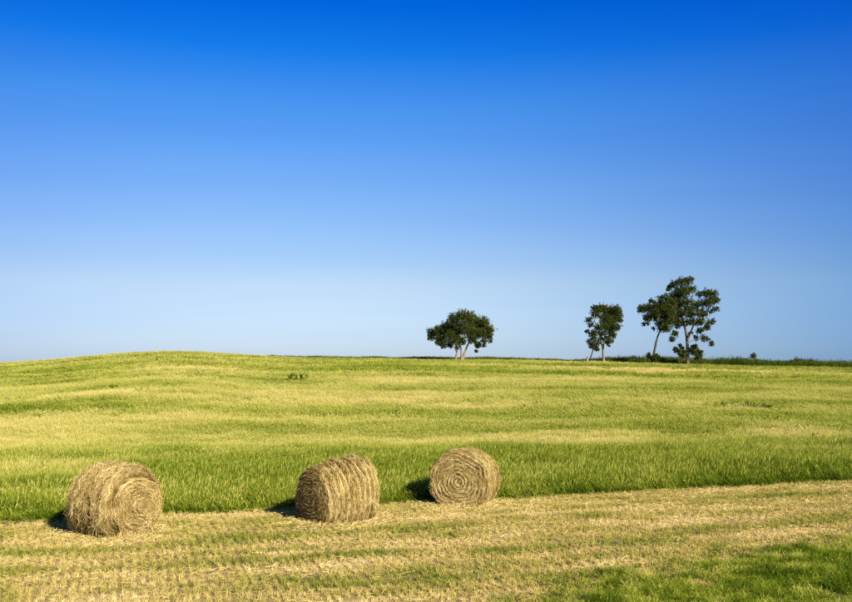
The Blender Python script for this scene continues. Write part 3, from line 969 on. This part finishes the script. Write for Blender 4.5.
make_tree((604, 365.5), 160, Z6, 'tall slender tree with a pale forked trunk beside a leaning tree',
          [([(225, 552), (219, 440), (203, 375), (183, 300), (150, 225), (145, 140)], .27), ([(219, 445), (238, 340), (262, 210), (300, 150)], .16)],
          [(150, 115, 26), (165, 165, 33), (210, 120, 36), (260, 140, 42), (310, 130, 36), (340, 165, 36), (350, 210, 24), (300, 200, 45), (240, 200, 48), (108, 210, 24),
           (122, 250, 20), (200, 265, 40), (270, 265, 45), (318, 270, 32), (290, 325, 32), (268, 375, 24), (266, 408, 13), (98, 300, 18), (150, 315, 30), (215, 320, 26), (245, 390, 16), (240, 360, 20), (180, 130, 26)],
          102, True, 230, .21)
make_tree((588.5, 365.5), 159, Z6, 'small dark tree leaning right out of a stump, beside the slender pale tree',
          [([(106, 552), (122, 500), (140, 445), (150, 385), (160, 340)], .16)],
          [(108, 378, 24), (140, 400, 32), (165, 432, 24), (130, 425, 16), (176, 392, 26), (145, 350, 26), (188, 365, 22), (178, 445, 12)], 103, False, 230, .21)
make_tree((652.3, 366), 161, Z5, 'dark tree leaning right with a slim bent trunk and leafy base',
          [([(128, 552), (140, 480), (155, 410), (174, 360), (200, 310), (230, 250)], .26), ([(174, 362), (150, 300), (110, 240)], .12)],
          [(75, 225, 26), (120, 180, 14), (58, 235, 14), (100, 280, 24), (130, 240, 32), (88, 315, 14), (150, 270, 34), (170, 210, 33), (190, 165, 24), (180, 318, 28), (150, 340, 12),
           (205, 340, 24), (220, 290, 40), (210, 240, 40), (240, 402, 17), (256, 370, 20), (235, 190, 34), (125, 205, 18)], 104, False, 210, .23,
          skirt=[(106, 490, 13), (160, 508, 17), (134, 510, 15), (118, 503, 14), (145, 496, 13)])
make_tree((687.5, 366), 165, Z5, 'tallest tree on the skyline, big open crown and bushy trunk base',
          [([(330, 552), (330, 480), (330, 400), (318, 340), (300, 270), (290, 180), (298, 90)], .38), ([(330, 405), (368, 315), (408, 235), (445, 150)], .18), ([(330, 425), (380, 400), (455, 415)], .08)],
          [(285, 70, 24), (330, 65, 26), (245, 85, 22), (222, 108, 15), (300, 120, 38), (350, 120, 24), (262, 150, 36), (245, 200, 38), (310, 190, 42), (340, 240, 32), (280, 250, 38),
           (330, 300, 26), (272, 305, 32), (385, 200, 26), (420, 138, 24), (462, 140, 28), (486, 175, 23), (440, 190, 31), (478, 230, 20), (420, 250, 26), (465, 300, 20), (400, 300, 26),
           (440, 330, 20), (400, 350, 20), (402, 390, 19), (430, 400, 16), (470, 425, 16), (350, 365, 10), (365, 260, 22)], 105, 'mid', 190, .23,
          skirt=[(262, 458, 16), (300, 488, 22), (288, 432, 11), (280, 472, 18), (308, 470, 15), (360, 465, 28), (392, 490, 24), (372, 440, 16), (402, 470, 15), (382, 510, 14), (300, 448, 12)])

# weathered stump at the foot of the leaning tree
p = at_depth(587, 366, 158); bz = float(terrain(p.x, 158))
V = []; Q = []
nl, ns = 7, 14
for i in range(nl):
    h = 1.1 * i / (nl - 1)
    for k in range(ns):
        w = 6.283 * k / ns
        rr = (.26 - .07 * min(1, h / .5) + .09 * math.exp(-h * 6)) * (1 + .14 * math.sin(3 * w + 1) + .06 * math.sin(7 * w + i))
        top = .10 * math.sin(w * 2 + .6) + .06 * math.sin(5 * w) if i == nl - 1 else 0
        V.append((rr * math.cos(w) + .06 * h, rr * math.sin(w), h + top - (.1 if i == 0 else 0)))
for i in range(nl - 1):
    for k in range(ns):
        Q.append((i * ns + k, i * ns + (k + 1) % ns, (i + 1) * ns + (k + 1) % ns, (i + 1) * ns + k))
V.append((.06, 0, 1.0)); T = [((nl - 1) * ns + k, (nl - 1) * ns + (k + 1) % ns, len(V) - 1) for k in range(ns)]
st = link(mesh_np('tree_stump', np.array(V), [np.array(Q), np.array(T)], M_BARK_PALE))
st.location = (p.x, 158, bz)
tag(st, 'short pale broken stump at the foot of the small leaning tree', 'stump')


# ------------------------------------------------------------------ shrubs and weeds in the field
def make_shrub(px, py, w_px, h_px, label, seed, mat, name='shrub', d=None, dens=60, size=.12, val=.5):
    r = np.random.default_rng(seed)
    x, y = ground_at(px, py)
    if d: x, y = (px - 426) / F * d, d
    sc = y / F
    root = empty(name, (x, y, float(terrain(x, y))))
    tag(root, label, 'shrub' if name == 'shrub' else 'weed', 'shrubs on the skyline' if name == 'shrub' else 'weed clumps in the fields')
    W, H = w_px * sc, h_px * sc
    B = []; Vb = []; Qb = []
    for i in range(max(5, int(W / H * 7))):
        bx = r.uniform(-.5, .5) * W; hz = H * r.uniform(.35, .85) * math.sqrt(max(.15, 1 - (bx / (W * .56)) ** 2))
        c = Vector((bx, r.uniform(-.3, .3) * min(W, H * 1.4), hz)); rr = min(W, H) * r.uniform(.16, .27)
        B.append((c, rr, rr, rr * 1.1))
        V, Q = tube([(bx * .7, c.y * .7, -.05), (bx * .9, c.y * .8, hz * .5), tuple(c)], [.03, .022, .012], 5)
        o = len(Vb); Vb += V; Qb += [tuple(k + o for k in q) for q in Q]
    tag(link(mesh_np('stems', np.array(Vb), [np.array(Qb)], M_BARK_DARK, root)), kind='stuff')
    leaf_mesh(B, dens * (1 / max(.3, W * .5)) ** .3 * (2 if size < .05 else 5), size, r, 'foliage', root, mat, val)
    return root


make_shrub(749, 366, 12, 18, 'small dark upright bush alone on the skyline, right of the tallest tree', 201, M_LEAF, d=172, dens=120, size=.14)
make_shrub(803, 367, 30, 11, 'low dark mound of brush on the skyline at far right', 202, M_LEAF, d=176, dens=90, size=.16, val=.7)
make_shrub(296, 382, 24, 9, 'dark green weed clump in mid-field above the middle bale', 203, M_SHRUB, 'weed_clump', dens=90, size=.09, val=.3)
make_shrub(114, 392, 15, 8, 'bright green weed clump high in the field above the left bale', 204, M_SHRUB, 'weed_clump', dens=90, size=.09, val=.75)
make_shrub(142, 395, 22, 7.5, 'wide yellow-green weed clump right of the bright one in mid-field', 205, M_SHRUB, 'weed_clump', dens=90, size=.09, val=.95)
make_shrub(738, 410, 70, 10, 'long low strip of bright green weeds below the tallest tree', 206, M_SHRUB, 'weed_clump', dens=80, size=.08, val=.7)
make_shrub(776, 427, 14, 12, 'small yellow-green weed clump in the dry grass at right', 207, M_SHRUB, 'weed_clump', dens=90, size=.07, val=.95)
make_shrub(783, 556, 5, 6, 'dark broadleaf weed at the edge of the green corner grass', 208, M_LEAF, 'weed_clump', dens=260, size=.035, val=.4)
make_shrub(754, 561, 7, 4.5, 'low dark weed left of the other on the corner grass edge', 209, M_LEAF, 'weed_clump', dens=260, size=.035, val=.4)
